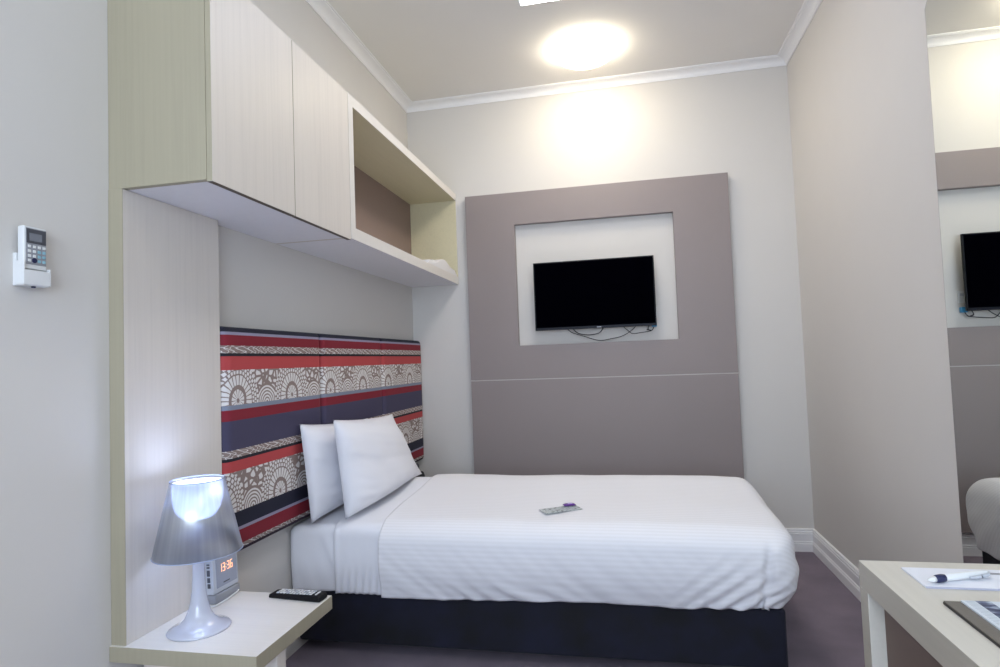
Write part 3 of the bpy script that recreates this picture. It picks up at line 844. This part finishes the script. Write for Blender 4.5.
np_ = tag(empty('notepad', (1.980, -2.553, KH)), 'white notepad lying on the desk under the pen', 'notepad')
link('cover_page', bx(0, 0.21, -0.108, 0, 0.0006, 0.0045), M['paper'], np_); edges(bpy.data.objects['cover_page'], plain('shaded_page_edges', (176, 176, 192), 0.7), ((0, -1, 0),))  # near edge greyer than the sheet: its shade is put into the colour
lg = link('page_print', bx(0.145, 0.169, -0.03, -0.020, 0.0046, 0.0049), M['mid_grey'], np_)
# pen
p0, p1 = Vector((1.992, -2.648, KH+0.0125)), Vector((2.118, -2.596, KH+0.0135))
pe = tag(empty('pen', p0), 'white ballpoint pen with navy grip on the notepad', 'pen')
d = (p1-p0); Lp = d.length; rot = d.to_track_quat('Z', 'Y'); pe.rotation_mode = 'QUATERNION'; pe.rotation_quaternion = rot
bm = bmesh.new(); lathe(bm, [(0.0015, -0.004), (0.0034, 0.0), (0.0052, 0.006), (0.0060, 0.012)], 20); link('tip', bm, M['white'], pe)
bm = bmesh.new(); lathe(bm, [(0.0060, 0.012), (0.0076, 0.018), (0.0078, 0.028), (0.0068, 0.034)], 20); tag(link('grip', bm, M['navy_grip'], pe, smooth=False), 'navy rubber grip')
bm = bmesh.new(); lathe(bm, [(0.0066, 0.0341), (0.0068, 0.07), (0.0062, 0.10), (0.0048, Lp-0.006), (0.0040, Lp)], 24); link('barrel', bm, M['white'], pe)
bm = bmesh.new(); tube(bm, [(-0.0030, 0.0, Lp-0.004), (-0.0085, -0.001, Lp-0.010), (-0.0105, -0.002, Lp-0.034), (-0.0085, -0.002, Lp-0.052)], lambda t: 0.0018+0.0016*math.sin(PI*t), 8); link('clip', bm, M['grey_white'], pe)
# compendium folder with magazine
fo = tag(empty('folder', (1.974, -2.737, KH)), 'grey-brown compendium folder on the desk near the front edge', 'folder')
link('cover', bx(0, 0.24, -0.33, 0, 0.0006, 0.0052), M['folder_edge'], fo, bevel=0.001)
link('lining', bx(0.001, 0.239, -0.329, -0.001, 0.0053, 0.0068), M['folder'], fo)
mg = tag(empty('magazine', (2.001, -2.741, KH+0.007)), 'printed brochure page with dark picture, inside the open folder', 'magazine')
link('page', bx(0, 0.19, -0.29, 0, 0.0, 0.003), M['page'], mg)

# ------------------------------------------------------------------ ceiling lights
def dome(x, y, label, mt='dome'):
    t = tag(empty('ceiling_light', (x, y, H)), label, 'ceiling light', 'round dome ceiling lights')
    bm = bmesh.new(); lathe(bm, [(0.170, -0.0006), (0.185, -0.002), (0.185, -0.006)], 64); link('mounting_ring', bm, M['white'], t)
    bm = bmesh.new(); R_ = 0.190
    lathe(bm, [(R_, -0.0065)]+[(R_*math.cos(a), -0.0065-0.084*math.sin(a)) for a in [PI/2*k/14 for k in range(1, 14)]]+[(0.004, -0.0906)], 64)
    link('diffuser', bm, M[mt], t, smooth=True)
    return t
dome(1.280, -0.475, 'round glowing dome ceiling light in front of the taupe panel')
dome(1.30, -3.35, 'unseen round dim dome ceiling light nearest the added window, above the desk side of the room', 'dome_dim')
sp_ = tag(empty('skylight_panel', (1.285, -1.295, H)), 'square white light panel at the top edge of the photo', 'ceiling light')
link('frame', bx(-0.30, 0.30, -0.30, 0.30, -0.008, -0.0006), M['white'], sp_)
link('diffuser', bx(-0.292, 0.292, -0.292, 0.292, -0.0098, -0.0082), M['panel_light'], sp_)

# ------------------------------------------------------------------ light
def area(name, loc, rot, sx, sy, power, color):
    l = bpy.data.lights.new(name, 'AREA'); l.shape = 'RECTANGLE'; l.size = sx; l.size_y = sy; l.energy = power; l.color = color
    o = bpy.data.objects.new(name, l); COL.objects.link(o); o.location = loc; o.rotation_euler = rot; return o
area('added_window_light', ((WX0+WX1)/2, YN-0.14, (WZ0+WZ1)/2), (PI/2, 0, 0), WX1-WX0, WZ1-WZ0, 68, (0.70, 0.83, 1.0))  # cool lamp added outside the unseen window behind the camera
w = bpy.data.worlds.new('world'); scene.world = w; w.use_nodes = True
w.node_tree.nodes['Background'].inputs[0].default_value = (0.62, 0.76, 1.0, 1); w.node_tree.nodes['Background'].inputs[1].default_value = 1.0

# ------------------------------------------------------------------ camera
f_px = 605.5066
cam = bpy.data.cameras.new('camera'); co = bpy.data.objects.new('camera', cam); COL.objects.link(co)
cam.sensor_fit = 'HORIZONTAL'; cam.sensor_width = 36.0; cam.lens = f_px*36.0/1000.0; cam.clip_start = 0.02
R = Matrix.Rotation(0.204, 4, 'Z') @ Matrix.Rotation(PI/2+0.0454, 4, 'X') @ Matrix.Rotation(-0.0365, 4, 'Z')
co.matrix_world = Matrix.Translation((1.4370, -3.9828, 1.2059)) @ R
scene.camera = co
vs_ = scene.view_settings
vs_.view_transform = 'Standard'; vs_.look = 'None'; vs_.gamma = 1.0; vs_.exposure = 0.42; vs_.use_curve_mapping = False
